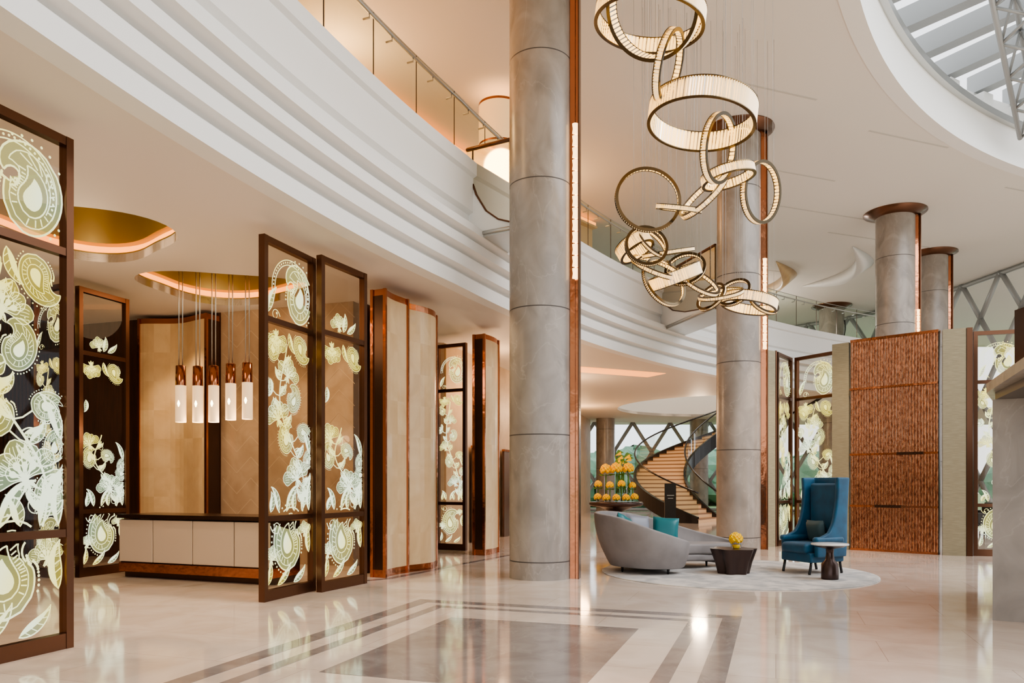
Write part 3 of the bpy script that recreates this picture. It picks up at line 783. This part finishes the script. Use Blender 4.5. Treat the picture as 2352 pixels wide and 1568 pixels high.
mb.prism(po2,.15,.27,'sofa',True); mb.prism(poly,.27,.45,'sofa',True)
mb.done('seat_cushion',e,mods=(('bevel',.045,4),))
mb=MB()
for x,y in((2.55,12.66),(1.85,13.0),(1.95,13.75),(3.5,13.95),(2.65,13.1)):
    mb.lathe((x,y,.018),[(.015,0),(.03,.16)],'black',12)
mb.done('legs',e)
def cushion(name,loc,s,k,rot,parent=None):
    n=12; vs=[];fs=[]
    for sgn in(1,-1):
        for i in range(n+1):
            for j in range(n+1):
                u=2*i/n-1; v=2*j/n-1; edge=(1-u**4)*(1-v**4); pin=1-.05*(1-abs(u))*abs(v)**3-.05*(1-abs(v))*abs(u)**3
                vs.append((u*s/2*pin,sgn*.09*max(0,edge)**.5*(1),v*s/2*pin))
    m=(n+1)**2
    for q in range(2):
        for i in range(n):
            for j in range(n):
                a=q*m+i*(n+1)+j; f=(a,a+1,a+n+2,a+n+1); fs.append(f if q else f[::-1])
    R=Matrix.Rotation(rot[2],3,'Z')@Matrix.Rotation(rot[0],3,'X')@Matrix.Rotation(rot[1],3,'Y')
    vs=[tuple(R@Vector(p)+Vector(loc)) for p in vs]
    mb=MB(); mb.add(vs,fs,k,True); return mb.done(name,parent,origin=loc)
cushion('throw_pillow',(2.74,13.84,.67),.46,'teal',(rad(-14),rad(4),rad(-8)),e)
cushion('throw_pillow',(2.22,13.66,.72),.46,'greycush',(rad(-16),rad(6),rad(22)),e)
cushion('throw_pillow',(1.95,13.34,.74),.44,'teal',(rad(-16),rad(20),rad(58)),e)
mb=MB(); cx,cy=3.66,12.80; n=60
def tp(z,R,amp): return [(cx+R*(1+amp*cos(6*2*pi*i/n))*cos(2*pi*i/n),cy+R*(1+amp*cos(6*2*pi*i/n))*sin(2*pi*i/n),z) for i in range(n)]
rings=[tp(.018,.23,.14),tp(.2,.27,.14),tp(.41,.35,.10),tp(.43,.355,.10)]
vs=sum(rings,[]); mb.add(vs,[(j*n+i,j*n+(i+1)%n,(j+1)*n+(i+1)%n,(j+1)*n+i) for j in range(3) for i in range(n)],'tabled',True)
mb.add(rings[-1],[tuple(range(n))],'tabled'); mb.add(rings[0],[tuple(reversed(range(n)))],'tabled'); mb.done('coffee_table')
mb=MB(); mb.lathe((3.70,12.8,.431),[(.04,0),(.07,.01),(.085,.07),(.08,.11)],'clear',20,cap=False); mb.lathe((3.7,12.8,.435),[(.05,0),(.07,.05),(0,.06)],'yellow',14,cap=False)
bunch(mb,(3.70,12.8,.58),.11,rnd); mb.done('flower_bowl')
mb=MB(); c=(4.93,12.02,.018)
mb.lathe(c,[(.125,.0),(.13,.02),(.125,.24),(.07,.30),(.055,.40),(.06,.47),(.2,.50),(.24,.525),(.25,.53)],'tabled',36)
mb.lathe(c,[(.275,.53),(.28,.54),(.275,.555),(0,.555)],'marblew',48); mb.done('side_table')
def chair():
    loc=Vector((5.0,12.95,.022)); ang=math.atan2(-.38,-.92)
    Rm=Matrix.Rotation(ang,4,'Z'); T=Matrix.Translation(loc)@Rm
    e=empty('wingback_armchair',loc)
    def fin(mb,name,mods=()):
        mb.v=[tuple(T@Vector(p)) for p in mb.v]; mb.done(name,e,mods)
    mb=MB(); zs=[.28,.42,.54,.60,.66,.80,1.0,1.25,1.45,1.58]
    wl=[.62,.64,.64,.58,.40,.30,.25,.23,.24,.26]; bx=[-.36,-.365,-.37,-.37,-.375,-.38,-.39,-.40,-.41,-.42]; hw=[.36,.365,.37,.37,.365,.36,.355,.36,.365,.37]
    vs=[]
    for z,w,b,h in zip(zs,wl,bx,hw):
        row=[(b+w*q,h+.015*q) for q in(1,.8,.5,.2,.0)]
        row+= [(b-.02,h*.75),(b-.03,h*.5),(b-.035,h*.2)]
        full=row+[(x,-y) for x,y in reversed(row[:-1])]
        vs+=[(x,y,z) for x,y in full]
    m=len(full)
    mb.add(vs,[(i*m+j,i*m+j+1,(i+1)*m+j+1,(i+1)*m+j) for i in range(len(zs)-1) for j in range(m-1)],'blue',True)
    fin(mb,'wing_back',(('solid',.075,0),('bevel',.02,2),('sub',1)))
    mb=MB(); mb.box((-.02,0,.27),(.72,.68,.16),'blue'); fin(mb,'seat_base',(('bevel',.03,4),))
    mb=MB(); mb.box((.03,0,.42),(.72,.58,.17),'blue'); fin(mb,'seat_cushion',(('bevel',.06,5),))
    mb=MB(); mb.box((-.30,0,.98),(.10,.60,1.0),'blue'); fin(mb,'back_cushion',(('bevel',.045,5),))
    for s in(1,-1):
        mb=MB(); mb.box((.0,.375*s,.56),(.60,.12,.10),'blue'); fin(mb,'arm',(('bevel',.045,5),))
    mb=MB()
    for x,y,sx in((.28,.3,1),(.28,-.3,1),(-.34,.28,-1),(-.34,-.28,-1)):
        mb.tube([(x,y,.22),(x+.02*sx,y,.10),(x+.04*sx,y,0.02),(x+.04*sx,y,0.0)],.022,'black',8)
    fin(mb,'legs')
    p=T@Vector((-.12,.0,.68)); cushion('lumbar_pillow',tuple(p),.38,'darkcush',(rad(-14),0,ang-pi/2),e)
chair()

mb=MB(); c=(-.27,16.1,ZF)
mb.lathe(c,[(.3,0),(.3,.06),(.15,.07)],'copper',30); mb.box((c[0]+.1,c[1],ZF+.85),(.26,.26,1.6),'gold')
mb.lathe(c,[(.42,1.74),(.42,2.58)],'shade',48,cap=False); mb.lathe(c,[(.422,1.72),(.422,1.76)],'copper',48,cap=False); mb.lathe(c,[(.422,2.55),(.422,2.60)],'copper',48,cap=False)
mb.lathe(c,[(.0,1.80),(.41,1.80)],'shade',48,cap=False)
mb.done('floor_lamp')
light('floor_lamp_bulb','POINT',(-.27,16.1,9.0),10,(1,.66,.36),.15)

def crescent(name,a,b,bul,w,z,k,h):
    a=Vector(a);b=Vector(b);d=(b-a);n=Vector((-d.y,d.x)).normalized(); o=[];i_=[]
    for i in range(25):
        t=i/24; s=sin(pi*t); q=a+d*t; o.append(q+n*bul*s); i_.append(q+n*(bul-w)*s)
    mb=MB(); vs=[];N=25
    for i in range(N): vs+=[(o[i].x,o[i].y,z),(i_[i].x,i_[i].y,z+.0),(o[i].x,o[i].y,z-h*sin(pi*i/24)-.01)]
    mb.add(vs,[(3*i,3*i+3,3*i+4,3*i+1) for i in range(N-1)]+[(3*i+2,3*i+5,3*i+3,3*i) for i in range(N-1)]+[(3*i+1,3*i+4,3*i+5,3*i+2) for i in range(N-1)],k,True)
    mb.done(name)
crescent('ceiling_leaf_fin',(11.6,26.4),(11.9,31.8),-.9,.75,ZC-.01,'white',.5)
crescent('ceiling_leaf_fin',(9.6,28.2),(9.9,33.0),-.8,.6,ZC-.01,'onyx',.5)  # solid fin; warm light of a leaf-shaped ceiling opening is in its colour

# ------------------------------------------------------------------ chandelier
e=empty('ring_chandelier',(3,12,ZC))
def ring(c,r,w,nv,thick=.03):
    nv=Vector(nv).normalized(); Mx=nv.to_track_quat('Z','Y').to_matrix(); mb=MB(); N=max(70,int(r*2*pi/.036)//2*2); c=Vector(c)
    vsO=[];vsI=[]
    for i in range(2*N):
        a=2*pi*i/(2*N); ro=r+(.010 if i%2 else -.003); 
        for z in(-w/2,w/2): vsO.append(tuple(Mx@Vector((ro*cos(a),ro*sin(a),z))+c)); vsI.append(tuple(Mx@Vector(((r-thick)*cos(a),(r-thick)*sin(a),z))+c))
    n2=2*N
    f=lambda i:(2*i,2*((i+1)%n2),2*((i+1)%n2)+1,2*i+1)
    mb.add(vsO,[f(i) for i in range(n2) if i%2==0],'crysA'); mb.add(vsO,[f(i) for i in range(n2) if i%2],'crysB')
    mb.add(vsI,[f(i) for i in range(n2) if i%3<2],'crysIn'); mb.add(vsI,[f(i) for i in range(n2) if i%3==2],'crysB')
    for z in(-w/2,w/2):
        vv=[]
        for i in range(72):
            a=2*pi*i/72
            for rr,zz in((r+.012,z-.006),(r+.012,z+.006),(r-thick-.004,z+.006),(r-thick-.004,z-.006)): vv.append(tuple(Mx@Vector((rr*cos(a),rr*sin(a),zz))+c))
        mb.add(vv,[(i*4+j,((i+1)%72)*4+j,((i+1)%72)*4+(j+1)%4,i*4+(j+1)%4) for i in range(72) for j in range(4)],'rim')
    pts=sorted([Mx@Vector((r*cos(2*pi*i/24),r*sin(2*pi*i/24),0))+c for i in range(24)],key=lambda p:-p.z)
    sel=[pts[0],pts[5],pts[9]] if abs(nv.z)>.6 else [pts[0],pts[3]]
    for p in sel: mb.tube([p,(p.x,p.y,ZC)],.0025,'wire',4)
    mb.done('crystal_ring',e)
R=[((1.78,10,7.51),.70,.20,(.12,-.05,1)),((1.84,10,7.66),.62,.22,(.50,.62,.60)),((2.08,10.3,7.05),.44,.09,(.9,-.38,-.33)),
((2.60,10.6,6.53),.72,.28,(.13,.05,1)),((2.91,10.9,6.21),.46,.09,(.75,-.6,-.22)),((3.15,11.3,5.98),.38,.13,(-.2,0,1)),((3.79,11.8,5.93),.45,.09,(.6,-.75,-.15)),
((2.07,11.8,5.82),.50,.05,(.1,-1,.1)),((2.56,11.9,5.72),.34,.07,(.1,-.3,.9)),((2.93,11.9,5.9),.42,.08,(-.68,-.3,.6)),
((2.15,12.4,5.3),.34,.05,(.1,-1,.25)),((2.02,12.8,5.40),.30,.20,(-.45,.2,.85)),((2.60,12.9,5.34),.42,.06,(-.15,-.25,1)),
((2.73,13,4.97),.44,.20,(-.35,-.2,.9)),((2.55,13,4.88),.44,.06,(.5,-.8,.3)),((3.2,13.3,4.97),.40,.06,(.4,-.6,.7)),((3.66,13.6,4.82),.38,.06,(-.2,-.35,.9)),
((3.5,13.6,4.77),.28,.05,(-.7,-.5,.5)),((4.26,13.9,4.74),.48,.18,(.2,.0,1)),((4.55,14,4.76),.28,.05,(.3,-.7,.6)),((2.4,12.9,5.1),.42,.07,(.3,-.5,.8)),
((2.3,12.7,5.45),.30,.05,(.5,-.6,.5)),((3.95,13.8,4.9),.30,.05,(-.5,-.6,.5)),((2.95,13.2,5.15),.34,.05,(-.3,-.7,.4))]
for c,r,w,nv in R: ring(c,r,w,nv)

# ------------------------------------------------------------------ lights
w=D.worlds.new('World'); scene.world=w; w.use_nodes=True; bg=w.node_tree.nodes['Background']
bg.inputs[0].default_value=(.95,.97,1,1); bg.inputs[1].default_value=1.9
light('skylight_daylight','AREA',(18,4,14),4000,(.97,.98,1),18,(0,0,0))
light('recess_light','POINT',(-5.75,10.2,4.6),50,(1,.74,.48),.5)
light('recess_light','POINT',(-4.85,13.5,4.7),30,(1,.7,.42),.5)
light('reception_downlight','SPOT',(-6.3,14.0,4.7),170,(1,.72,.44),.1,(rad(12),0,0),80)
light('reception_downlight','SPOT',(-4.4,13.3,4.7),100,(1,.72,.44),.1,(rad(12),0,0),80)
for x,y in((-5.6,8.0),(-4.6,10.6),(-6.6,5.0),(-3.4,7.5),(-3.2,13.2)):
    light('soffit_bounce_fill','SPOT',(x,y,4.72),210,(1,.78,.54),.12,(0,0,0),100)  # added spots without fittings; their floor bounce brightens the soffit
light('corridor_light','POINT',(1.5,24,3.8),130,(1,.66,.38),.4)
light('corridor_light','POINT',(-.4,19,3.8),80,(1,.64,.36),.3)
light('corridor_light','POINT',(2.9,33,3.8),130,(1,.60,.3),.4)
light('mezzanine_cove_light','POINT',(-3.3,14.2,8.8),120,(1,.58,.27),.4)
light('mezzanine_cove_light','POINT',(-4.6,10,8.8),120,(1,.58,.27),.4)
light('mezzanine_cove_light','POINT',(.6,20.3,8.8),110,(1,.58,.27),.4)
light('panel_fill_spot','SPOT',(7.2,15.2,7.5),1000,(1,.74,.48),.1,(rad(18),rad(8),0),50)  # added spot to brighten the copper panel, no fitting there
light('panel_fill_spot','SPOT',(-.9,12.2,4.9),120,(1,.74,.46),.1,(rad(10),rad(-18),0),70)  # second added spot, aimed at the onyx panels
light('stair_light','POINT',(7.5,31,4.2),160,(1,.75,.5),.3)
light('stairwell_fill','POINT',(9.4,33.5,7.8),300,(1,.95,.88),.5)  # added fill that brightens the white stairwell ring
